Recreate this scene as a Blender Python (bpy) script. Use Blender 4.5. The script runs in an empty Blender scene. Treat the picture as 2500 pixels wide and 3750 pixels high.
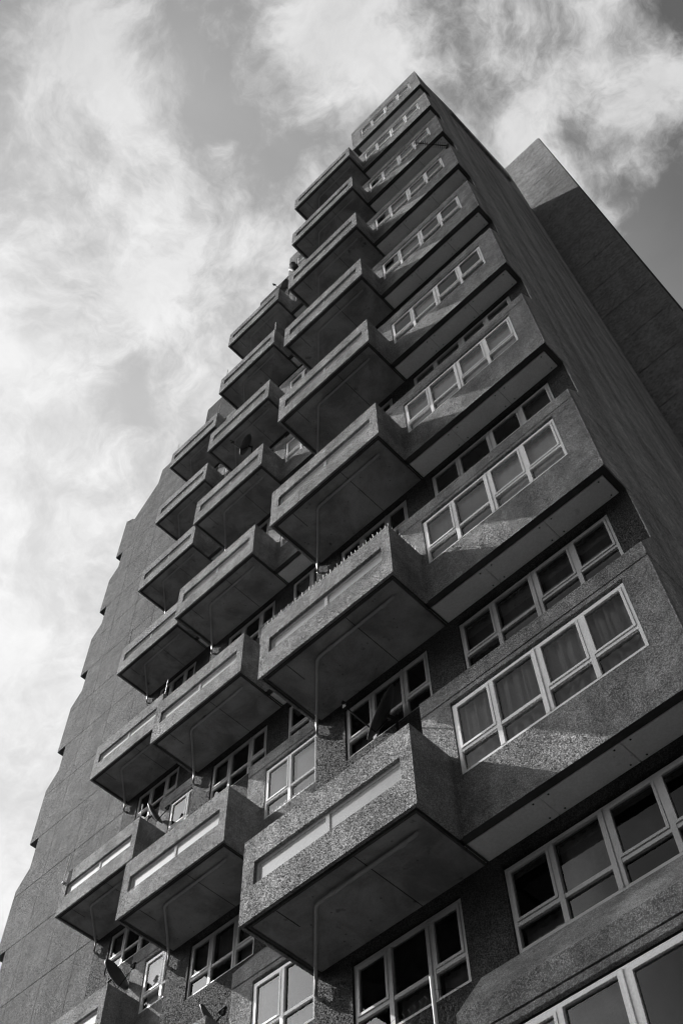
import bpy, math, random
from mathutils import Vector, Euler
random.seed(7)
sc = bpy.context.scene
col = sc.collection
G = 6.9            # height of the pavement in survey coordinates

# ------------------------------------------------------------------ camera
cd = bpy.data.cameras.new('camera'); cam = bpy.data.objects.new('camera', cd); col.objects.link(cam)
cam.location = (5.2723, -8.6989, 8.5057 - G)
cam.rotation_euler = Euler((2.617, 0.0165, 0.7693), 'XYZ')
cd.sensor_fit = 'HORIZONTAL'; cd.sensor_width = 36.0; cd.lens = 4023.55 / 2500 * 36
cd.clip_start = 0.1; cd.clip_end = 3000
sc.camera = cam
RC = cam.rotation_euler.to_matrix()

# ------------------------------------------------------------------ light
SUN = Vector((-7.0, -1.0, 6.55)).normalized()      # towards the sun
SUN_ELEV = math.asin(SUN.z); SUN_ROT = math.atan2(SUN.x, SUN.y)
sd = bpy.data.lights.new('sun', 'SUN'); sd.energy = 5.0; sd.angle = math.radians(0.53); sd.color = (1, 0.995, 0.985)
sun = bpy.data.objects.new('sun', sd); col.objects.link(sun)
sun.rotation_euler = (-SUN).to_track_quat('-Z', 'Y').to_euler()
sc.view_settings.view_transform = 'Standard'; sc.view_settings.look = 'None'
sc.cycles.use_denoising = True; sc.cycles.denoising_input_passes = 'RGB_ALBEDO'; sc.cycles.filter_width = 1.2
EXPO = 1.05; sc.view_settings.exposure = EXPO; sc.view_settings.gamma = 1.0; sc.view_settings.use_curve_mapping = False


class NT:
    """small helper for node trees"""
    def __init__(self, tree): self.t = tree; tree.nodes.clear()
    def n(self, kind, **kw):
        nd = self.t.nodes.new(kind)
        for k, v in kw.items():
            if k.startswith('i_'): nd.inputs[k[2:]].default_value = v
            else: setattr(nd, k, v)
        return nd
    def l(self, a, b): self.t.links.new(a, b)
    def math(self, op, a, b=0.5, c=None, clamp=False):
        nd = self.n('ShaderNodeMath', operation=op); nd.use_clamp = clamp
        for i, v in enumerate((a, b, c)):
            if v is None: continue
            if isinstance(v, (int, float)): nd.inputs[i].default_value = v
            else: self.l(v, nd.inputs[i])
        return nd.outputs[0]
    def ramp(self, v, a, b, lo=0.0, hi=1.0, smooth=True):
        nd = self.n('ShaderNodeMapRange'); nd.interpolation_type = 'SMOOTHSTEP' if smooth else 'LINEAR'
        self.l(v, nd.inputs[0])
        for i, x in zip((1, 2, 3, 4), (a, b, lo, hi)): nd.inputs[i].default_value = x
        return nd.outputs[0]
    def noise(self, vec, scale, detail=4, rough=.55, dist=0.0, lac=2.0):
        nd = self.n('ShaderNodeTexNoise'); self.l(vec, nd.inputs['Vector'])
        nd.inputs['Scale'].default_value = scale; nd.inputs['Detail'].default_value = detail
        nd.inputs['Roughness'].default_value = rough; nd.inputs['Distortion'].default_value = dist
        nd.inputs['Lacunarity'].default_value = lac
        return nd.outputs['Fac'], nd.outputs['Color']
    def map(self, vec, scale=(1, 1, 1), loc=(0, 0, 0), rot=(0, 0, 0)):
        nd = self.n('ShaderNodeMapping'); self.l(vec, nd.inputs[0])
        nd.inputs['Scale'].default_value = scale; nd.inputs['Location'].default_value = loc; nd.inputs['Rotation'].default_value = rot
        return nd.outputs[0]
    def grey(self, v):
        nd = self.n('ShaderNodeCombineColor'); [self.l(v, nd.inputs[i]) for i in range(3)]
        return nd.outputs[0]


# ------------------------------------------------------------------ sky
world = bpy.data.worlds.new('World'); sc.world = world; world.use_nodes = True
w = NT(world.node_tree)
out = w.n('ShaderNodeOutputWorld'); bg = w.n('ShaderNodeBackground'); w.l(bg.outputs[0], out.inputs[0])
STR = 0.1; bg.inputs['Strength'].default_value = STR
sky = w.n('ShaderNodeTexSky'); sky.sky_type = 'NISHITA'; sky.sun_disc = False
sky.sun_elevation = SUN_ELEV; sky.sun_rotation = SUN_ROT
bw = w.n('ShaderNodeRGBToBW'); w.l(sky.outputs[0], bw.inputs[0])
D = w.n('ShaderNodeTexCoord').outputs['Generated']


def pdir(px, py):   # sky direction of a place in the view (photo pixels of 1568 x 2352)
    s = 2500 / 1568
    return (RC @ Vector(((px * s - 1250) / 4023.55, -(py * s - 1875) / 4023.55, -1))).normalized()


def blob(px, py, rad, wt):
    d = pdir(px, py)
    nd = w.n('ShaderNodeVectorMath', operation='DOT_PRODUCT'); w.l(DW, nd.inputs[0]); nd.inputs[1].default_value = d
    k = 1 / (1 - math.cos(math.atan(rad * 2500 / 1568 / 4023.55)))
    e = w.math('POWER', 2.718, w.math('MULTIPLY', w.math('SUBTRACT', nd.outputs['Value'], 1.0), k))
    return w.math('MULTIPLY', e, wt)


# wind-drawn warp so that the cloud edges feather
wn = w.noise(D, 5.0, 5, .6)[1]
va = w.n('ShaderNodeVectorMath', operation='SUBTRACT'); w.l(wn, va.inputs[0]); va.inputs[1].default_value = (.5, .5, .5)
vb = w.n('ShaderNodeVectorMath', operation='SCALE'); w.l(va.outputs[0], vb.inputs[0]); vb.inputs['Scale'].default_value = .10
vc = w.n('ShaderNodeVectorMath', operation='ADD'); w.l(D, vc.inputs[0]); w.l(vb.outputs[0], vc.inputs[1])
vn = w.n('ShaderNodeVectorMath', operation='NORMALIZE'); w.l(vc.outputs[0], vn.inputs[0])
DW = vn.outputs[0]
f1 = w.noise(DW, 8.5, 14, .66, .3)[0]
f2 = w.noise(DW, 2.6, 6, .55, .2)[0]
f3 = w.noise(DW, 19.0, 10, .66, .3)[0]
BL = [(200, 90, 130, .62), (60, 40, 90, .25), (300, 250, 100, .4), (370, 480, 110, .32), (40, 830, 230, .55), (270, 690, 130, .5),
      (600, 620, 120, .32), (520, 760, 110, .22), (150, 1080, 240, .25), (640, 40, 110, .5), (760, 60, 110, .5), (890, 130, 120, .5),
      (1000, 60, 110, .35), (1180, 330, 140, .5), (1290, 420, 120, .45), (1420, 480, 80, .4), (1450, 130, 130, .5), (1540, 210, 90, .35),
      (1140, 80, 70, .2), (1260, 200, 70, .12), (1500, 330, 80, .25), (880, 200, 60, .25), (80, 1900, 160, .4), (30, 1480, 200, .3),
      (460, 170, 130, -.22), (560, 330, 110, -.1), (1060, 200, 80, -.35), (1500, 560, 150, -.6), (1520, 40, 70, -.3), (1320, 290, 60, -.3),
      (980, 330, 80, -.25), (620, 1000, 200, .1), (420, 980, 140, -.15), (700, 300, 130, -.15), (1230, 120, 60, -.2)]
acc = None
for b in BL:
    v = blob(*b); acc = v if acc is None else w.math('ADD', acc, v)
nz = w.math('ADD', w.math('MULTIPLY', w.math('SUBTRACT', f1, .5), 2.5), w.math('MULTIPLY', w.math('SUBTRACT', f2, .5), 1.0))
nz = w.math('ADD', nz, w.math('MULTIPLY', w.math('SUBTRACT', f3, .5), 1.0))
cov = w.math('ADD', w.math('ADD', acc, nz), .30)
mask = w.ramp(cov, .05, .92)
# clear air: the sky texture, brightening towards the sun side and the thin high haze there
lf = w.n('ShaderNodeVectorMath', operation='DOT_PRODUCT'); w.l(D, lf.inputs[0])
gdir = (pdir(60, 1500) - pdir(1500, 300)).normalized(); lf.inputs[1].default_value = gdir
a0 = pdir(1500, 300).dot(gdir); a1 = pdir(60, 1500).dot(gdir)
hz = w.ramp(lf.outputs['Value'], a0 - .05, a1, 0.0, 1.0, False)
sunfac = w.math('ADD', w.ramp(hz, 0, .45, .118, .40, False), w.ramp(hz, .45, 1, 0, .30, False))
clear = w.math('ADD', w.math('MULTIPLY', bw.outputs[0], STR * .12), sunfac)
clear = w.math('MULTIPLY', clear, w.ramp(f2, .25, .75, .78, 1.22, False))
cl = w.math('ADD', w.ramp(hz, 0, 1, .66, .92, False), w.math('MULTIPLY', w.math('SUBTRACT', f3, .5), .38))
mx = w.n('ShaderNodeMix', data_type='FLOAT'); w.l(mask, mx.inputs[0]); w.l(clear, mx.inputs[2]); w.l(cl, mx.inputs[3])
# towards the horizon an overcast sky is dimmer
sx = w.n('ShaderNodeSeparateXYZ'); w.l(D, sx.inputs[0])
low = w.ramp(sx.outputs['Z'], .06, .54, .03, 1.0)
# added fill: patch of unseen sky on the left, boosted to lift the fronts
bk = w.n('ShaderNodeVectorMath', operation='DOT_PRODUCT'); w.l(D, bk.inputs[0]); bk.inputs[1].default_value = Vector((-.86, -.40, .33)).normalized()
low = w.math('MULTIPLY', low, w.ramp(bk.outputs['Value'], .72, .99, 1.0, 6.5))
# open blue (dark to a red filter) high overhead behind the viewer
ov = w.n('ShaderNodeVectorMath', operation='DOT_PRODUCT'); w.l(D, ov.inputs[0]); ov.inputs[1].default_value = Vector((-.18, -.50, .85)).normalized()
low = w.math('MULTIPLY', low, w.ramp(ov.outputs['Value'], .84, .97, 1.0, .62))
rad = w.math('MULTIPLY', w.math('MULTIPLY', mx.outputs[0], low), 2 ** -EXPO / STR)
w.l(w.grey(rad), bg.inputs['Color'])


# ------------------------------------------------------------------ materials
def mat(name):
    m = bpy.data.materials.new(name); m.use_nodes = True
    t = NT(m.node_tree); o = t.n('ShaderNodeOutputMaterial'); p = t.n('ShaderNodeBsdfPrincipled'); t.l(p.outputs[0], o.inputs[0])
    pos = t.n('ShaderNodeNewGeometry').outputs['Position']
    return m, t, p, pos


def pebble(name, base=.30, var=.35, scale=60, tilt=1.1, stain=.25, streak=0.0, depth=.006, grain=(40, .1)):
    """exposed-aggregate panel: every stone is a small facet tilted its own way, set in a cement matrix"""
    m, t, p, pos = mat(name)
    vo = t.n('ShaderNodeTexVoronoi'); t.l(pos, vo.inputs['Vector']); vo.inputs['Scale'].default_value = scale
    cell = t.n('ShaderNodeSeparateColor'); t.l(vo.outputs['Color'], cell.inputs[0])
    n1 = t.noise(pos, 1.3, 5, .6)[0]; n2 = t.noise(pos, scale * 1.7, 2, .6)[0]; n4 = t.noise(pos, 6.0, 4, .65)[0]
    b = t.ramp(cell.outputs[2], 0, 1, base * (1 - var), base * (1 + var), False)
    b = t.math('MULTIPLY', b, t.ramp(n1, .3, .7, 1 - stain, 1 + stain * .6))
    b = t.math('MULTIPLY', b, t.ramp(n4, .3, .7, .9, 1.1))
    b = t.math('MULTIPLY', b, t.ramp(vo.outputs['Distance'], .25, .62, 1.12, .62))
    gv = t.n('ShaderNodeTexVoronoi'); t.l(pos, gv.inputs['Vector']); gv.inputs['Scale'].default_value = grain[0]
    gs = t.n('ShaderNodeSeparateColor'); t.l(gv.outputs['Color'], gs.inputs[0])
    b = t.math('MULTIPLY', b, t.ramp(gs.outputs[0], 0, 1, 1 - grain[1], 1 + grain[1], False))
    if streak:
        q = t.noise(t.map(pos, scale=(1.8, 1.8, .07)), 1.0, 7, .64)[0]
        b = t.math('MULTIPLY', b, t.ramp(q, .3, .7, 1 - streak, 1 + streak))
    t.l(t.grey(b), p.inputs['Base Color']); p.inputs['Roughness'].default_value = .9
    p.inputs['Specular IOR Level'].default_value = .06
    bp = t.n('ShaderNodeBump'); bp.inputs['Distance'].default_value = depth; bp.inputs['Strength'].default_value = .8
    h = t.math('SUBTRACT', t.math('MULTIPLY', n2, .5), vo.outputs['Distance'])
    t.l(h, bp.inputs['Height'])
    o1 = t.n('ShaderNodeVectorMath', operation='SUBTRACT'); t.l(vo.outputs['Color'], o1.inputs[0]); o1.inputs[1].default_value = (.5, .5, .5)
    o2 = t.n('ShaderNodeVectorMath', operation='SCALE'); t.l(o1.outputs[0], o2.inputs[0]); o2.inputs['Scale'].default_value = tilt
    o3 = t.n('ShaderNodeVectorMath', operation='ADD'); t.l(o2.outputs[0], o3.inputs[0]); t.l(bp.outputs[0], o3.inputs[1])
    o4 = t.n('ShaderNodeVectorMath', operation='NORMALIZE'); t.l(o3.outputs[0], o4.inputs[0])
    t.l(o4.outputs[0], p.inputs['Normal'])
    return m


def smooth(name, base, stain=.3, spots=0.0, rough=.8, streak=0.0, bump=.0015, scale=1.2):
    m, t, p, pos = mat(name)
    n1 = t.noise(pos, scale, 6, .62, .4)[0]; n2 = t.noise(pos, 30, 3, .6)[0]
    b = t.ramp(n1, .3, .7, base * (1 - stain), base * (1 + stain * .6))
    b = t.math('MULTIPLY', b, t.ramp(n2, .3, .7, .94, 1.06))
    if spots:
        n3 = t.noise(pos, 4.2, 3, .5)[0]
        b = t.math('MULTIPLY', b, t.ramp(n3, .66, .78, 1.0, 1 - spots))
        vo = t.n('ShaderNodeTexVoronoi'); t.l(pos, vo.inputs['Vector']); vo.inputs['Scale'].default_value = 5
        b = t.math('MULTIPLY', b, t.ramp(vo.outputs['Distance'], .06, .10, 1 - spots * .8, 1.0))
    if streak:
        s = t.noise(t.map(pos, scale=(1.5, 1.5, .055)), 1.0, 7, .62)[0]
        b = t.math('MULTIPLY', b, t.ramp(s, .3, .7, 1 - streak, 1 + streak))
    t.l(t.grey(b), p.inputs['Base Color']); p.inputs['Roughness'].default_value = rough
    p.inputs['Specular IOR Level'].default_value = .5 if rough < .6 else .08
    bp = t.n('ShaderNodeBump'); bp.inputs['Distance'].default_value = bump
    t.l(n2, bp.inputs['Height']); t.l(bp.outputs[0], p.inputs['Normal'])
    return m


def glass(name, tint=.92, ior=1.5):
    m = bpy.data.materials.new(name); m.use_nodes = True
    t = NT(m.node_tree); o = t.n('ShaderNodeOutputMaterial')
    pos = t.n('ShaderNodeNewGeometry').outputs['Position']
    n = t.noise(pos, 2.2, 2, .5)[0]
    bp = t.n('ShaderNodeBump'); bp.inputs['Distance'].default_value = .004; bp.inputs['Strength'].default_value = .35; t.l(n, bp.inputs['Height'])
    gl = t.n('ShaderNodeBsdfGlossy'); gl.inputs['Roughness'].default_value = .03; gl.inputs['Color'].default_value = (.95, .95, .95, 1)
    t.l(bp.outputs[0], gl.inputs['Normal'])
    tr = t.n('ShaderNodeBsdfTransparent'); tr.inputs['Color'].default_value = (tint, tint, tint, 1)
    fr = t.n('ShaderNodeFresnel'); fr.inputs['IOR'].default_value = ior
    ms = t.n('ShaderNodeMixShader'); t.l(fr.outputs[0], ms.inputs[0]); t.l(tr.outputs[0], ms.inputs[1]); t.l(gl.outputs[0], ms.inputs[2])
    t.l(ms.outputs[0], o.inputs[0])
    return m


M = {}
M['pebble'] = pebble('exposed_aggregate', .30, .26, 70, .64, .34, .22, grain=(36, .12))
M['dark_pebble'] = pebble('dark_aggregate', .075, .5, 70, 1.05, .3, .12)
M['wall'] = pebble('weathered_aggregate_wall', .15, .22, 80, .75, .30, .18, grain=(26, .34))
M['core'] = pebble('fine_aggregate_panel', .37, .12, 80, 1.05, .16, .10, grain=(11, .2))
M['side'] = pebble('streaked_concrete', .42, .2, 70, .5, .18, .32, grain=(24, .24))
M['soffit'] = smooth('painted_soffit', .28, .40, .55, .75)
M['board'] = smooth('soffit_board', .78, .08, .25, .6)
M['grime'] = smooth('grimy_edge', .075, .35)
M['joint'] = smooth('dark_joint', .035, .3)
M['frame2'] = smooth('shaded_window_frame', .46, .2, 0, .5, 0, .0004)  # darker frame copy for recessed windows: the recess shade is put into its colour
M['frame'] = smooth('white_window_frame', .84, .07, 0, .4, 0, .0004)
M['pipe'] = smooth('grey_plastic_pipe', .34, .2, 0, .45)
M['glass'] = glass('window_glass')
M['frost'] = smooth('obscured_panel_glass', .58, .12, 0, .10, 0, .0003)
M['frost'].node_tree.nodes['Principled BSDF'].inputs['Specular IOR Level'].default_value = 1.0
M['cloth'] = smooth('net_curtain', .82, .08, 0, .9)
M['cloth1'] = smooth('grey_curtain', .45, .15, 0, .9)
M['cloth2'] = smooth('heavy_curtain', .14, .2, 0, .95)
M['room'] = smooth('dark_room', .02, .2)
M['crack'] = smooth('faint_wall_joint', .09, .5)
M['black'] = smooth('black_painted_metal', .02, .2, 0, .65)
M['metal'] = smooth('galvanised_steel', .75, .15, 0, .7); 
M['dish'] = smooth('dark_mesh_dish', .035, .2, 0, .5)
M['ground'] = smooth('pavement', .02, .3)


# ------------------------------------------------------------------ mesh builder
class MB:
    def __init__(self): self.v = []; self.f = []; self.m = []
    def quad(self, *p, mi=0):
        i = len(self.v); self.v += [tuple(q) for q in p]; self.f.append(tuple(range(i, i + len(p)))); self.m.append(mi)
    def box(self, x0, x1, y0, y1, z0, z1, mi=0):
        i = len(self.v)
        self.v += [(x, y, z) for z in (z0, z1) for y in (y0, y1) for x in (x0, x1)]
        for f in ((0, 2, 3, 1), (4, 5, 7, 6), (0, 1, 5, 4), (2, 6, 7, 3), (0, 4, 6, 2), (1, 3, 7, 5)):
            self.f.append(tuple(i + k for k in f)); self.m.append(mi)
    def prism(self, poly, ax, a, b, mi=0):
        """extrude a 2D polygon along axis ax ('x': poly in y,z ; 'y': poly in x,z)"""
        mk = (lambda p, t: (t, p[0], p[1])) if ax == 'x' else (lambda p, t: (p[0], t, p[1]))
        i = len(self.v); n = len(poly)
        self.v += [mk(p, a) for p in poly] + [mk(p, b) for p in poly]
        A = sum(poly[k][0] * poly[(k + 1) % n][1] - poly[(k + 1) % n][0] * poly[k][1] for k in range(n))
        lo = list(range(i, i + n)); hi = list(range(i + n, i + 2 * n))
        ccw = (A > 0) == (ax == 'x')
        self.f.append(tuple(reversed(lo)) if ccw else tuple(lo)); self.m.append(mi)
        self.f.append(tuple(hi) if ccw else tuple(reversed(hi))); self.m.append(mi)
        for k in range(n):
            q = (lo[k], lo[(k + 1) % n], hi[(k + 1) % n], hi[k])
            self.f.append(q if ccw else tuple(reversed(q))); self.m.append(mi)
    def tube(self, pts, r, seg=10, mi=0, r2=None):
        pts = [Vector(p) for p in pts]; rings = []
        for k, p in enumerate(pts):
            d = (pts[min(k + 1, len(pts) - 1)] - pts[max(k - 1, 0)]).normalized()
            u = d.cross(Vector((0, 0, 1)));
            if u.length < .05: u = d.cross(Vector((1, 0, 0)))
            u.normalize(); v = d.cross(u)
            rr = r if r2 is None else r + (r2 - r) * k / (len(pts) - 1)
            i = len(self.v); self.v += [tuple(p + (u * math.cos(t) + v * math.sin(t)) * rr) for t in [2 * math.pi * s / seg for s in range(seg)]]
            rings.append(i)
        for a, b in zip(rings, rings[1:]):
            for s in range(seg):
                self.f.append((a + s, a + (s + 1) % seg, b + (s + 1) % seg, b + s)); self.m.append(mi)
        self.f.append(tuple(rings[0] + s for s in reversed(range(seg)))); self.m.append(mi)
        self.f.append(tuple(rings[-1] + s for s in range(seg))); self.m.append(mi)
    def wall(self, x0, x1, z0, z1, y, holes, depth=.1, mi=0, rmi=None):
        """outer sheet in the plane y with rectangular openings and their reveals"""
        rmi = mi if rmi is None else rmi
        xs = sorted({x0, x1} | {h[0] for h in holes} | {h[1] for h in holes})
        zs = sorted({z0, z1} | {h[2] for h in holes} | {h[3] for h in holes})
        for a, b in zip(xs, xs[1:]):
            for c, d in zip(zs, zs[1:]):
                mx_, mz_ = (a + b) / 2, (c + d) / 2
                if any(h[0] < mx_ < h[1] and h[2] < mz_ < h[3] for h in holes): continue
                self.quad((a, y, c), (b, y, c), (b, y, d), (a, y, d), mi=mi)
        for (a, b, c, d) in holes:
            e = y + depth
            self.quad((a, y, c), (a, y, d), (a, e, d), (a, e, c), mi=rmi)
            self.quad((b, y, c), (b, e, c), (b, e, d), (b, y, d), mi=rmi)
            self.quad((a, y, c), (a, e, c), (b, e, c), (b, y, c), mi=rmi)
            self.quad((a, y, d), (b, y, d), (b, e, d), (a, e, d), mi=rmi)
    def build(self, name, mats, parent=None, loc=(0, 0, 0), smooth_=False):
        me = bpy.data.meshes.new(name); me.from_pydata(self.v, [], self.f)
        for mm in (mats if isinstance(mats, (list, tuple)) else [mats]): me.materials.append(mm)
        me.polygons.foreach_set('material_index', self.m)
        if smooth_: me.polygons.foreach_set('use_smooth', [True] * len(self.f))
        me.update()
        o = bpy.data.objects.new(name, me); col.objects.link(o); o.location = loc
        if parent: o.parent = parent
        return o


def tag(o, label=None, cat=None, group=None, kind=None):
    for k, v in (('label', label), ('category', cat), ('group', group), ('kind', kind)):
        if v: o[k] = v
    return o


def empty(name, loc, label, cat, group=None):
    o = bpy.data.objects.new(name, None); col.objects.link(o); o.location = loc
    return tag(o, label, cat, group)


def copy_part(o, parent, loc):
    c = o.copy(); col.objects.link(c); c.parent = parent; c.location = loc
    for ch in list(o.children):
        d = ch.copy(); col.objects.link(d); d.parent = c
    return c


# ------------------------------------------------------------------ ground
g = MB(); g.quad((-1500, -1500, 0), (1500, -1500, 0), (1500, 1500, 0), (-1500, 1500, 0))
tag(g.build('ground', M['ground']), kind='structure')

# ------------------------------------------------------------------ the tower
SX, SY, P = 6.4758, 2.2357, 5.2
RIGHT = 2.877
def Z0(k): return 60.0 - P * k - G
TOP = 63.6 - G
REC = 0.58                   # set-back of the recessed storeys
tower = empty('apartment_tower', (0, 0, 0), 'tall stepped concrete apartment tower with projecting balconies and white framed windows', 'building')

# ---- windows
def window(x0, x1, zb, zt, mull, trans, opens, dark=(), cloth='cloth', wave=.006, name='window', deep=.9, fm='frame'):
    """frame mesh with pane, curtain and room lining as its pieces; local origin = module origin, level datum"""
    fr = MB(); D0, D1 = 0.0, .07
    zt -= .07; x0 += .012; x1 -= .012
    fr.box(x0 - .012, x1 + .012, D1 - .02, D1, zt + .001, zt + .07, mi=1)
    fr.box(x0, x0 + .048, D0, D1, zb, zt); fr.box(x1 - .048, x1, D0, D1, zb, zt)
    fr.box(x0 + .048, x1 - .048, D0, D1, zb, zb + .06); fr.box(x0 + .048, x1 - .048, D0 + .004, D1, zt - .055, zt)
    edges = [x0 + .048]
    for i, (mxx, wd) in enumerate(mull):
        fr.box(mxx - wd / 2, mxx + wd / 2, D0 - .004, D1, zb + .06, zt - .055)
        if wd > .1: fr.box(mxx - .008, mxx + .008, D0 - .02, D0 - .004, zb + .06, zt - .02)
        edges += [mxx - wd / 2, mxx + wd / 2]
    edges.append(x1 - .048)
    lights = list(zip(edges[::2], edges[1::2]))
    pn = MB(); cus = []
    for i, (a, b) in enumerate(lights):
        fr.box(a, b, D0 + .003, D1, trans - .03, trans + .03)
        lo = (a, b, zb + .06, trans - .03); hi = (a, b, trans + .03, zt - .055)
        for r in (lo, hi):
            yy = .045
            if r is hi and i in opens:
                f = .042
                fr.box(a + .004, a + f, -.012, .05, r[2] + .004, r[3] - .004); fr.box(b - f, b - .004, -.012, .05, r[2] + .004, r[3] - .004)
                fr.box(a + f, b - f, -.012, .05, r[2] + .004, r[2] + f); fr.box(a + f, b - f, -.012, .05, r[3] - f, r[3] - .004)
                r = (a + f, b - f, r[2] + f, r[3] - f); yy = .02
            pn.quad((r[0], yy, r[2]), (r[1], yy, r[2]), (r[1], yy, r[3]), (r[0], yy, r[3]))
        # curtain behind the light
        ch, clo = (i, 'hi') not in dark, (i, 'lo') not in dark
        if ch or clo:
            za, zb_ = (lo[2] - .03 if clo else hi[2]), (hi[3] + .03 if ch else lo[3] + .03)
            cu = MB(); n = 26; pts = []; ph = random.uniform(0, 6)
            for s in range(n + 1):
                xx = a + (b - a) * s / n
                pts.append((xx, .15 + wave * (math.sin(xx * 38 + ph) + .6 * math.sin(xx * 71 + 2 * ph))))
            for (xa, ya), (xb, yb) in zip(pts, pts[1:]):
                cu.quad((xa, ya, za), (xb, yb, za), (xb, yb, zb_), (xa, ya, zb_))
            cus.append(cu)
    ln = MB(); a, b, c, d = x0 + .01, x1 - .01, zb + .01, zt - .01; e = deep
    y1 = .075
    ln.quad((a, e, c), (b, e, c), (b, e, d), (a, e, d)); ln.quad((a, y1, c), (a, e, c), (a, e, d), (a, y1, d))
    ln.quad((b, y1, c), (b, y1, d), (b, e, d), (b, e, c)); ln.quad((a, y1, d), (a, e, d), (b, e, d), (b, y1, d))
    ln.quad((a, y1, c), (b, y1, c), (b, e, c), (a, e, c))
    w_ = fr.build(name, [M[fm], M['joint']], tower)
    pn.build('pane', M['glass'], w_)
    for cu in cus:
        q = random.random()
        cu.build('curtain', M[cloth if q < .62 or cloth != 'cloth' else ('cloth1' if q < .9 else 'cloth2')], w_)
    ln.build('room_lining', M['room'], w_)
    return w_


WX = (-.68, 2.41)
MULL4 = [(.05, .075), (.845, .14), (1.64, .075)]
BX = (-3.30, -1.38)
MULL3 = [(-2.66, .075), (-1.97, .11)]
BAYD = {0: ((0, 'hi'), (2, 'hi')), 1: ((0, 'hi'), (2, 'hi'), (3, 'hi')), 2: ((0, 'hi'), (3, 'hi')), 3: ((0, 'hi'), (3, 'hi')),
        4: ((0, 'hi'), (2, 'hi'), (3, 'hi')), 5: ((0, 'hi'), (2, 'hi'), (3, 'hi')), 6: (), 7: (), 8: (), 9: ((0, 'hi'), (1, 'hi'), (2, 'hi'), (3, 'hi')), 10: ()}

# ---- bay prototype : front panel, coping, soffit board
def bay_proto(top=False):
    b = MB(); x0, x1 = -1.23, RIGHT - .02
    zt = 3.6 if top else 2.57
    b.wall(x0, x1, 0, zt, 0, [(WX[0], WX[1], 1.0, 2.48)], .13)
    b.quad((x0, 0, 0), (x0, 0, zt), (x0, REC, zt), (x0, REC, 0)); b.quad((x1, 0, 0), (x1, REC, 0), (x1, REC, zt), (x1, 0, zt))
    b.quad((x0, 0, zt), (x1, 0, zt), (x1, REC, zt), (x0, REC, zt))
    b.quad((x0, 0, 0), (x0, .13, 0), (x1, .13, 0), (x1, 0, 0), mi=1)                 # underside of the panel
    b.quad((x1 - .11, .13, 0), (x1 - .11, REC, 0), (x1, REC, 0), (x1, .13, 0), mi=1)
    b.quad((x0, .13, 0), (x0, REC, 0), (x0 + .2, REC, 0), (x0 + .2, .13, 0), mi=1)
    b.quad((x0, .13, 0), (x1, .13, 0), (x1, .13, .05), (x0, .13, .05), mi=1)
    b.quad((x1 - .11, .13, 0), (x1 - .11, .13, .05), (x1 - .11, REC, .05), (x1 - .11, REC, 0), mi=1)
    o = b.build('bay', [M['pebble'], M['grime']], tower)
    if not top:
        c = MB(); c.prism([(0.0, 2.60), (REC, 2.60), (REC, 3.70), (0.0, 2.92)], 'x', x0 - .004, x1)
        c.box(x0 + .02, x1 - .02, .035, REC - .02, 2.571, 2.599, mi=1)
        c.build('coping', [M['pebble'], M['joint']], o)
    s = MB()
    xs = [x0 + .2, .30, 1.55, x1 - .115]
    for i, (a, d) in enumerate(zip(xs, xs[1:])):
        s.box(a + .006, d - .006, .15, REC + .02, .012, .045)
        for q in (a + .12, d - .12):
            for yy in (.20, .53): s.box(q - .012, q + .012, yy - .012, yy + .012, .008, .0119, mi=1)
    s.build('soffit_board', [M['board'], M['joint']], o)
    return o


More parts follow.
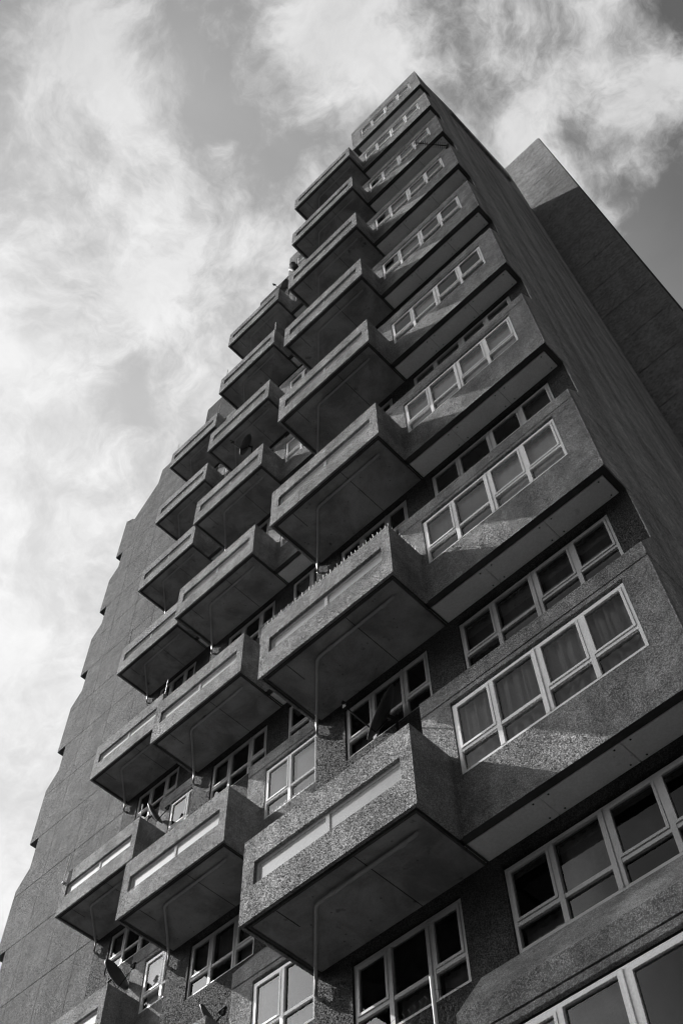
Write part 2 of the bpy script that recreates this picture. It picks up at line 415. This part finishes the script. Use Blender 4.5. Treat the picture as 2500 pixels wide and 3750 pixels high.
# ---- balcony prototype : parapets, slab, slot windows, drain pipe (origin: right end, bay front, datum)
def balcony_proto():
    b = MB(); L, F, H, T = -3.196, -.862, 1.47, .14
    b.wall(L, 0, 0, H, F, [(L + .235, -.21, .56, .975)], T)
    b.quad((L + T, F + T, .1), (L + T, F + T, H), (-T, F + T, H), (-T, F + T, .1))
    b.quad((0, F, 0), (0, 0, 0), (0, 0, H), (0, F, H)); b.quad((-T, F + T, .1), (-T, F + T, H), (-T, 0, H), (-T, 0, .1))
    b.quad((L, F, 0), (L, F, H), (L, REC, H), (L, REC, 0)); b.quad((L + T, F + T, .1), (L + T, REC, .1), (L + T, REC, H), (L + T, F + T, H))
    b.quad((L, F, H), (0, F, H), (0, F + T, H), (L, F + T, H)); b.quad((-T, F + T, H), (0, F + T, H), (0, 0, H), (-T, 0, H))
    b.quad((L, F + T, H), (L + T, F + T, H), (L + T, REC, H), (L, REC, H))
    b.quad((L + T, F + T, .1), (-T, F + T, .1), (-T, REC, .1), (L + T, REC, .1))       # floor
    # underside rim with its drip groove
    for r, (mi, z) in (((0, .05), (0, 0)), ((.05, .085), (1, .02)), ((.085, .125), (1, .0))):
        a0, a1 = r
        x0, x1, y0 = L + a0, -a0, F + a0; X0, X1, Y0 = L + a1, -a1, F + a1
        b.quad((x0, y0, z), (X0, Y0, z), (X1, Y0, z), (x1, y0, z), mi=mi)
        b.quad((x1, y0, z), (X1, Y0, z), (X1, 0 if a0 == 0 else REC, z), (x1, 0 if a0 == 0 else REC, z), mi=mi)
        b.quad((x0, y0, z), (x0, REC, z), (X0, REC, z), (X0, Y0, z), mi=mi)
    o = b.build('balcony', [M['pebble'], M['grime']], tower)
    s = MB(); s.box(L + .125, -.125, F + .125, REC + .08, .012, .08)
    for xx in (-2.62, -1.2): s.box(xx - .006, xx + .006, F + .13, F + .58 if xx < -2 else REC, .0095, .0119, mi=1)
    s.build('soffit', [M['soffit'], M['joint']], o)
    f = MB(); a, c, z0, z1, y0, y1 = L + .235, -.21, .56, .975, F + .06, F + .11
    f.box(a, a + .035, y0, y1, z0, z1); f.box(c - .035, c, y0, y1, z0, z1)
    f.box(a + .035, c - .035, y0, y1, z0, z0 + .03); f.box(a + .035, c - .035, y0, y1, z1 - .03, z1)
    mm = (a + c) / 2; f.box(mm - .035, mm + .035, y0 - .004, y1, z0 + .03, z1 - .03)
    f.build('slot_frame', M['frame'], o)
    p_ = MB()
    for q0, q1 in ((a + .035, mm - .035), (mm + .035, c - .035)):
        p_.quad((q0, y0 + .02, z0 + .03), (q1, y0 + .02, z0 + .03), (q1, y0 + .02, z1 - .03), (q0, y0 + .02, z1 - .03))
    p_.build('slot_pane', M['frost'], o)
    t = MB()
    t.tube([(-.335, -.50, .03), (-.335, -.50, -.02), (-.36, -.5, -.045), (-.45, -.5, -.05), (-2.06, -.49, -.055), (-2.14, -.46, -.055), (-3.00, .40, -.06), (-3.10, .5, -.07), (-3.12, .52, -.12), (-3.12, .525, -.36), (-3.09, .545, -.42), (-3.03, REC + .02, -.43)], .027, 12)
    for x in (-.56, -1.80): t.tube([(x - .045, -.495, -.0525), (x + .045, -.495, -.0525)], .034, 12)
    t.tube([(-2.94, .34, -.06), (-3.0, .40, -.06)], .034, 12)
    t.box(-1.83, -1.77, -.50, -.48, -.02, .0119)
    t.build('drain_pipe', M['pipe'], o, smooth_=True)
    return o


bayP = bay_proto(); topP = bay_proto(True); balP = balcony_proto()
first = {'bay': True, 'top': True, 'bal': True}
NMOD = 3
for n in range(NMOD):
    ox, oy = -n * SX, n * SY
    for k in range(11):
        src = topP if k == 0 else bayP; key = 'top' if k == 0 else 'bay'
        loc = (ox, oy, Z0(k))
        if first[key]: src.location = loc; first[key] = False
        else: copy_part(src, tower, loc)
        # bay window
        cloth, wave = ('cloth', .004)
        dark = BAYD.get(k, ()) if n == 0 else tuple((i, 'hi') for i in range(4) if random.random() < .2)
        if k == 8: cloth, wave = 'cloth1', .04
        if k >= 9: cloth, dark = 'cloth2', tuple((i, h) for i in range(4) for h in ('hi', 'lo') if i != 1)
        if k in (6, 7): wave = .009
        wd = window(WX[0], WX[1], 1.0, 2.48, MULL4, 1.45, (0, 2, 3), dark, cloth, wave, deep=.55)
        wd.location = (ox, oy + .018, Z0(k))
        if k >= 1:      # window of the recessed storey, under the bay above (datum = that bay)
            dk = tuple((i, h) for i in range(4) for h in ('hi', 'lo') if random.random() < (.75 if k != 8 else 0))
            wr = window(WX[0], WX[1], -1.5, -.17, MULL4, -1.10, (0, 2, 3), dk, 'cloth2', .012, fm='frame2')
            wr.location = (ox, oy + REC + .022, Z0(k - 1))
        if 1 <= k <= 9 and not (n > 0 and k == 10):
            loc = (-.7989 + ox, oy, Z0(k) - .02)
            if first['bal']: balP.location = loc; first['bal'] = False
            else: copy_part(balP, tower, loc)
        if k >= 1:      # three-light window under each balcony
            dk = tuple((i, h) for i in range(3) for h in ('hi', 'lo') if random.random() < .7)
            wb = window(BX[0], BX[1], -1.47, -.15, MULL3, -1.04, (0, 2), dk, 'cloth2', .012, fm='frame2')
            wb.location = (ox, oy + REC + .03, Z0(k - 1) if k - 1 >= 1 else Z0(1) + P)
    # recessed wall sheet with all its openings
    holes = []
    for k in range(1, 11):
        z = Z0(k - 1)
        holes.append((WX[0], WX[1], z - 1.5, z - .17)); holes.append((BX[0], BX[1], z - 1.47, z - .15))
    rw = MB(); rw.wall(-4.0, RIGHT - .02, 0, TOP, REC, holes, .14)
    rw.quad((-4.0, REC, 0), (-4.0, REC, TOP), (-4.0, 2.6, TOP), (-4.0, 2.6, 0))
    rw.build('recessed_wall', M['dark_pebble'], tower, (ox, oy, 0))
    # dense body of the block behind the rooms
    bb = MB(); bb.box(-3.95, RIGHT - 1.0 if n == 0 else RIGHT - .5, 1.7, 8.53 - oy, 0, 63.25 - G)
    bb.build('inner_wall', M['side'], tower, (ox, oy, 0))

# ---- right end wall: saw-tooth front edge, storey joints
def edge_front(z):      # y of the front edge at survey height z (relative to ground)
    k = math.floor((60.0 - G - z) / P + 1 + 1e-6)
    u = z - Z0(k)
    if u < 0: u += P
    if z >= Z0(0) : return 0.0
    if u <= 2.92: return 0.0
    if u <= 3.70: return REC * (u - 2.92) / .78
    return REC


def strip_poly(fn_l, fn_r, za, zb, brk):
    zs = sorted({za, zb} | {b for b in brk if za < b < zb})
    l = []
    for z in zs:
        l.append((fn_l(z + 1e-4 if z != zb else z - 1e-4), z))
        if z in (za, zb): continue
        lo, hi = fn_l(z - 1e-4), fn_l(z + 1e-4)
        if abs(lo - hi) > 1e-3: l[-1] = (lo, z); l.append((hi, z))
    return l + [(fn_r(zb), zb), (fn_r(za), za)]


brk = [Z0(k) + d for k in range(12) for d in (0, 2.92, 3.70)]
ew = MB()
jz = [0.0] + [Z0(k) + h for k in range(10, -1, -1) for h in (0, 2.6)]
jz = [z for z in jz if z <= Z0(0) + 1e-6]
back = lambda z: 7.93
for a, b in zip(jz, jz[1:]):
    ew.prism(strip_poly(edge_front, back, a + (.022 if a else 0), b - .022, brk), 'x', RIGHT - .02, RIGHT)
za = Z0(0) + .008
ew.prism([(0, za), (0, 63.6 - G), (.75, 63.3 - G), (2.5, 65.2 - G), (4.3, 66.2 - G), (6.3, 66.8 - G), (7.5, 67.4 - G), (7.82, 66.9 - G), (7.93, 64.5 - G), (7.93, za)], 'x', RIGHT - .02, RIGHT)
ew.prism([(.62, 0), (7.9, 0), (7.9, 64 - G), (7.6, 67.2 - G), (6.3, 66.6 - G), (4.3, 66.0 - G), (2.5, 65.0 - G), (.75, 63.1 - G), (.62, 63.1 - G)], 'x', RIGHT - .3, RIGHT - .025, mi=1)
ew.build('end_wall', [M['side'], M['joint']], tower)

# ---- left end wall (next step of the plan) with the side bays in profile
YL = 6.66; XL = -25.2; XO = -25.77; XR = -15.6
lw = MB()
def edge_left(z): return XL - (REC - edge_front(z)) * (XL - XO) / REC
right = lambda z: XR
for a, b in zip(jz, jz[1:]):
    lw.prism(strip_poly(edge_left, right, a + (.017 if a else 0), b - .017, brk), 'y', YL, YL + .02)
lw.prism([(XO, za), (XO, 64.0 - G), (-25.4, 63.5 - G), (-24.9, 63.25 - G), (-23.28, 65.45 - G), (-23.18, 67.0 - G), (XR, 67.0 - G), (XR, za)], 'y', YL, YL + .02)
lw.prism([(XL + .05, 0), (XL + .05, 63.2 - G), (-24.9, 63.2 - G), (-23.2, 65.3 - G), (-23.1, 66.9 - G), (XR + .01, 66.9 - G), (XR + .01, 0)], 'y', YL + .022, YL + 4.4, mi=1)
for xx in (-24.1, -22.3, -20.6, -18.9): lw.box(xx - .01, xx + .01, YL - .003, YL - .0005, 0, 63 - G, mi=2)
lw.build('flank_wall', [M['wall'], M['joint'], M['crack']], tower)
sb = MB()
prof = [(XO, 0.0), (XO, 2.92), (XL + .04, 3.70), (XL + .04, .012), (XO + .12, .012), (XO + .12, 0)]
sb.prism(prof, 'y', YL + .021, YL + 4.2)
sbo = sb.build('side_bay', M['wall'], tower, (0, 0, Z0(1)))
for k in range(2, 11): copy_part(sbo, tower, (0, 0, Z0(k)))
sb = MB(); sb.prism([(XO, 0), (XO, 64.0 - 60), (XL + .04, 63.6 - 60), (XL + .04, .012), (XO + .12, .012), (XO + .12, 0)], 'y', YL + .021, YL + 4.2)
sb.build('side_bay', M['wall'], tower, (0, 0, Z0(0)))

# ------------------------------------------------------------------ stair tower behind
ct = MB(); XK, YK, ZK = 5.12, 8.5405, 71.2 - G
js = [0.0] + [z for z in [67.68 - G - 2.6 * j for j in range(30, -1, -1)] if z > .3] + [70.1 - G, ZK]
for a, b in zip(js, js[1:]):
    ct.box(-2.0, XK, YK, YK + .03, a + .025, b - (.025 if b < ZK else 0))
ct.box(-1.98, XK - .02, YK + .031, YK + 5.2, 0, ZK - .03, mi=1)
ct.box(XK - .019, XK + .03, YK + .05, YK + 5.2, 0, ZK - .02, mi=1)
core = ct.build('stair_tower', [M['core'], M['joint']])
tag(core, 'blank concrete stair tower with level panel joints standing behind the apartment tower', 'building')

# roof-edge fascia along the right flank
fb = MB(); fb.box(RIGHT + .001, RIGHT + .12, 2.35, 6.7, 62.1 - G, 62.9 - G); fb.build('roof_fascia', M['side'], tower)

# ------------------------------------------------------------------ satellite dishes
AIM = Vector((-.50, -.77, .40)).normalized(); AIM2 = Vector((.85, .25, .42)).normalized()


def dish(loc, r, label, base_z, solid=True, aim=AIM):
    c = Vector(loc)
    root = empty('satellite_dish', (c.x, c.y, base_z), label, 'satellite dish', 'satellite dishes on the balconies')
    o = Vector((c.x, c.y, base_z)); c = c - o
    u = aim.cross(Vector((0, 0, 1))).normalized(); v = u.cross(aim).normalized()
    b = MB(); NR, NS = 6, 28; depth = r * .26
    for face, off in ((0, 0), (1, -.012)):
        i = len(b.v)
        for a in range(NR + 1):
            q = a / NR
            for s in range(NS):
                t = 2 * math.pi * s / NS
                p = c + u * (math.cos(t) * r * q * .94) + v * (math.sin(t) * r * q) + aim * (depth * q * q + off)
                b.v.append(tuple(p))
        for a in range(NR):
            for s in range(NS):
                f = (i + a * NS + s, i + a * NS + (s + 1) % NS, i + (a + 1) * NS + (s + 1) % NS, i + (a + 1) * NS + s)
                b.f.append(f if face == 0 else f[::-1]); b.m.append(0)
    n0 = NR * NS; n1 = (NR + 1) * NS + NR * NS
    for s in range(NS):
        b.f.append((n0 + s, n0 + (s + 1) % NS, n1 + (s + 1) % NS, n1 + s)); b.m.append(0)
    b.build('reflector', M['dish'], root, smooth_=True)
    foot = c - v * (r * 1.0) + aim * .02; feed = c + aim * (r * 1.35) - v * (r * .35)
    a = MB(); a.tube([tuple(c - aim * .03 - v * .1), tuple(foot), tuple(feed - v * .06)], .014, 8); arm = a.build('feed_arm', M['black'], root)
    h = MB(); h.tube([tuple(feed + aim * .06), tuple(feed - aim * .02), tuple(feed - aim * .10)], .032, 10); h.box(feed.x - .035, feed.x + .035, feed.y - .03, feed.y + .03, feed.z - .11, feed.z - .03)
    h.build('feed_horn', M['black'], arm)
    m_ = MB(); k = c - aim * .16
    m_.tube([tuple(c - aim * .01), tuple(k)], .03, 8); m_.tube([(k.x, k.y, k.z + .1), (k.x, k.y, 0.0)], .022, 8)
    m_.box(k.x - .05, k.x + .05, k.y - .05, k.y + .05, -.02, .0)
    m_.build('mast', M['black'], root)
    return root


TOPB = lambda k: Z0(k) - .02 + 1.47
FLB = lambda k: Z0(k) - .02 + .12
dish((-2.08, .27, 15.10), .50, 'large black satellite dish seen edge-on above the corner of the lowest near balcony', FLB(8))
dish((-13.92, 4.12, 23.86), .36, 'small dark dish beside a light pole on the netted far balcony low on the left', TOPB(6) + .02, aim=AIM2)
dish((-14.25, 4.05, 18.80), .45, 'domed dish on the corner of the balcony cut off at the bottom left', FLB(7), aim=Vector((.90, .16, .40)).normalized())
dish((-7.80, 1.80, 13.36), .25, 'little dish peeking over the balcony corner at the very bottom of the picture', FLB(8), aim=AIM2)
dish((-8.40, 1.62, 35.45), .42, 'dark dish with its feed arm reaching left on a middle column balcony half way up', FLB(4))
dish((-7.62, 2.06, 51.55), .42, 'tilted dish against the sky on the top balcony of the middle column', FLB(1))

# dark sack hung on an upper balcony
sk = MB()
NS = 14
prof = [(.0, .02), (.07, .10), (.20, .15), (.42, .17), (.66, .15), (.84, .19), (.93, .13), (.97, .02)]
for a, (h, r) in enumerate(prof):
    for s in range(NS):
        t = 2 * math.pi * s / NS; rr = r * (1 + .18 * math.sin(3 * t + a) + .08 * math.sin(5 * t + 2.1 * a))
        sk.v.append((-.22 * h + rr * math.cos(t), rr * .8 * math.sin(t), h))
for a in range(len(prof) - 1):
    for s in range(NS): sk.f.append((a * NS + s, a * NS + (s + 1) % NS, (a + 1) * NS + (s + 1) % NS, (a + 1) * NS + s)); sk.m.append(0)
sk.f.append(tuple(range(NS))[::-1]); sk.m.append(0); sk.f.append(tuple((len(prof) - 1) * NS + s for s in range(NS))); sk.m.append(0)
tag(sk.build('sack', M['black'], None, (-3.93, -.62, 40.05), True), 'dark lumpy sack tied above the left end of the third balcony from the top', 'sack')

# ------------------------------------------------------------------ pigeon spikes
def spikes(pts, n, h, name, label):
    b = MB(); P_ = [Vector(p) for p in pts]
    L_ = [0]
    for p, q in zip(P_, P_[1:]): L_.append(L_[-1] + (q - p).length)
    for p, q in zip(P_, P_[1:]):
        d = (q - p).normalized(); s = Vector((-d.y, d.x, 0)) * .018
        b.quad(tuple(p - s), tuple(q - s), tuple(q + s), tuple(p + s))
        b.quad(tuple(p - s - Vector((0, 0, .006))), tuple(p - s), tuple(q - s), tuple(q - s - Vector((0, 0, .006))))
    for i in range(n):
        t = L_[-1] * (i + .5) / n
        k = max(j for j in range(len(L_) - 1) if L_[j] <= t); q = P_[k] + (P_[k + 1] - P_[k]) * ((t - L_[k]) / (L_[k + 1] - L_[k]))
        e = q + Vector((random.uniform(-.015, .015), -.012 if i % 2 else .012, h * random.uniform(.9, 1.05)))
        b.tube([tuple(q), tuple(e)], .0085, 6)
    tag(b.build(name, M['metal']), label, 'bird spikes', 'rows of bird spikes')


zt = TOPB(7) + .008
spikes([(-3.97, -.845, zt), (-.83, -.845, zt), (-.83, -.06, zt)], 44, .125, 'bird_spikes', 'row of thin steel spikes along the parapet of the second lowest near balcony')
zs_ = Z0(7) + 1.0 + .008
spikes([(-7.14, 2.262, zs_), (-4.1, 2.262, zs_)], 46, .12, 'bird_spikes', 'row of thin spikes on the sill of the window left of the lowest near balcony')

# ------------------------------------------------------------------ poles and nets on balconies
def pole(p, z0, z1, lean, r, label, m='metal', group='thin poles on the balconies'):
    b = MB(); b.tube([(0, 0, 0), (lean[0] * .5, lean[1] * .5, (z1 - z0) * .5), (lean[0], lean[1], z1 - z0)], r, 8)
    b.box(-.03, .03, -.03, .03, -.01, .05)
    tag(b.build('pole', M[m], None, (p[0], p[1], z0)), label, 'pole', group)


def net(corners, nx, nz, r, label, posts=(), name='bird_net'):
    a, b_, c, d = [Vector(q) for q in corners]       # bottom left, bottom right, top right, top left
    m = MB()
    def at(u, v): return (a * (1 - u) + b_ * u) * (1 - v) + (d * (1 - u) + c * u) * v
    for i in range(nx + 1):
        pts = [at((i + (.45 if j % 2 else 0)) / (nx + .5), j / nz) for j in range(nz + 1)]
        m.tube([tuple(p) for p in pts], r, 3)
        if i < nx:
            for j in range(0, nz, 2):
                m.tube([tuple(at((i + .45) / (nx + .5), min(j + 1, nz) / nz)), tuple(at((i + 1) / (nx + .5), j / nz))], r, 3)
    m.tube([tuple(d), tuple(c)], r * 1.6, 4)
    tag(m.build(name, M['black']), label, 'netting', 'bird netting on the balconies')


yC = SY * 2 - .862 + .07; yB = SY - .862 + .07
pole((-13.83, yC), TOPB(6) - .9, 23.9, (0, 0), .016, 'light pole at the right corner of the netted far balcony low on the left')
pole((-16.90, yC - .1), TOPB(6) - .35, 23.95, (.03, 0), .014, 'light pole at the left corner of the netted far balcony low on the left')
pole((-13.76, yC), TOPB(5), 29.25, (.02, 0), .016, 'dark pole standing behind a far column balcony under the soffit', 'pipe')
pole((-16.72, yC), TOPB(4) - .05, 34.85, (-.03, 0), .014, 'dark short pole at the left end of a far balcony, dark against the blank wall', 'black')
pole((-13.76, yC), TOPB(1), 50.3, (0, 0), .013, 'thin pole at the right corner of the highest far column balcony', 'pipe')
pole((-16.70, yC), TOPB(1), 50.2, (0, 0), .013, 'thin pole at the left corner of the highest far column balcony', 'pipe')
pole((-7.32, yB), TOPB(2), 45.15, (-.02, 0), .02, 'thick short pole at the right corner of the second middle column balcony')
pole((-10.24, yB), TOPB(2), 44.95, (0, 0), .013, 'thin pole at the left corner of the second middle column balcony', 'pipe')
pole((-.88, -.80), TOPB(9) - .6, 9.1, (-.02, 0), .022, 'bright white post rising from the bottom edge of the picture', 'metal')
net([(-16.88, yC, TOPB(6)), (-13.85, yC, TOPB(6)), (-13.85, yC, 23.75), (-16.86, yC, 23.8)], 30, 14, .0012, 'faint wire netting strung between two light poles on the far balcony low on the left')
net([(-7.32, yB, TOPB(2)), (-7.32, yB + .75, TOPB(2)), (-7.32, yB + .75, 44.9), (-7.32, yB, 45.05)], 9, 8, .004, 'dark netting on the right end of the second middle column balcony')
net([(-2.9, -.80, TOPB(9)), (-.89, -.80, TOPB(9)), (-.90, -.80, 8.95), (-2.9, -.72, 8.75)], 24, 20, .0013, 'wire netting left of the white post at the bottom edge')
net([(-.89, -.79, TOPB(9)), (-.83, -.02, TOPB(9)), (-.83, -.02, 9.35), (-.90, -.79, 8.95)], 10, 20, .0013, 'wire netting right of the white post, in front of the pale coping end')

# ------------------------------------------------------------------ television aerial
root = empty('tv_aerial', (2.75, -.02, Z0(3) + 2.92), 'black comb-like television aerial standing out from the third bay below the top', 'aerial')
z_ = 40.4 - (Z0(3) + 2.92)
m_ = MB(); m_.tube([(0, .0, -.25), (0, 0, z_ + .06)], .018, 8); m_.box(-.05, .05, -.0, .035, -.28, -.1); m_.build('mast', M['black'], root)
bm_ = MB(); A_ = Vector((0.05, .04, z_)); B_ = Vector((-.73, -.86, z_)); bm_.tube([tuple(A_), tuple(B_)], .018, 8)
d_ = (B_ - A_).normalized(); s_ = Vector((-d_.y, d_.x, 0))
boom = bm_.build('boom', M['black'], root)
for i in range(15):
    q = A_ + (B_ - A_) * (.10 + .88 * i / 14); ln_ = .20 - .006 * i
    e = MB(); e.tube([tuple(q - s_ * ln_ * .5 - Vector((0, 0, ln_ * .35))), tuple(q + s_ * ln_ * .5 + Vector((0, 0, ln_ * .35)))], .008, 6); e.build('element', M['black'], boom)
e = MB(); e.box(.0, .10, -.01, .07, z_ - .10, z_ + .10); e.build('reflector', M['black'], boom)
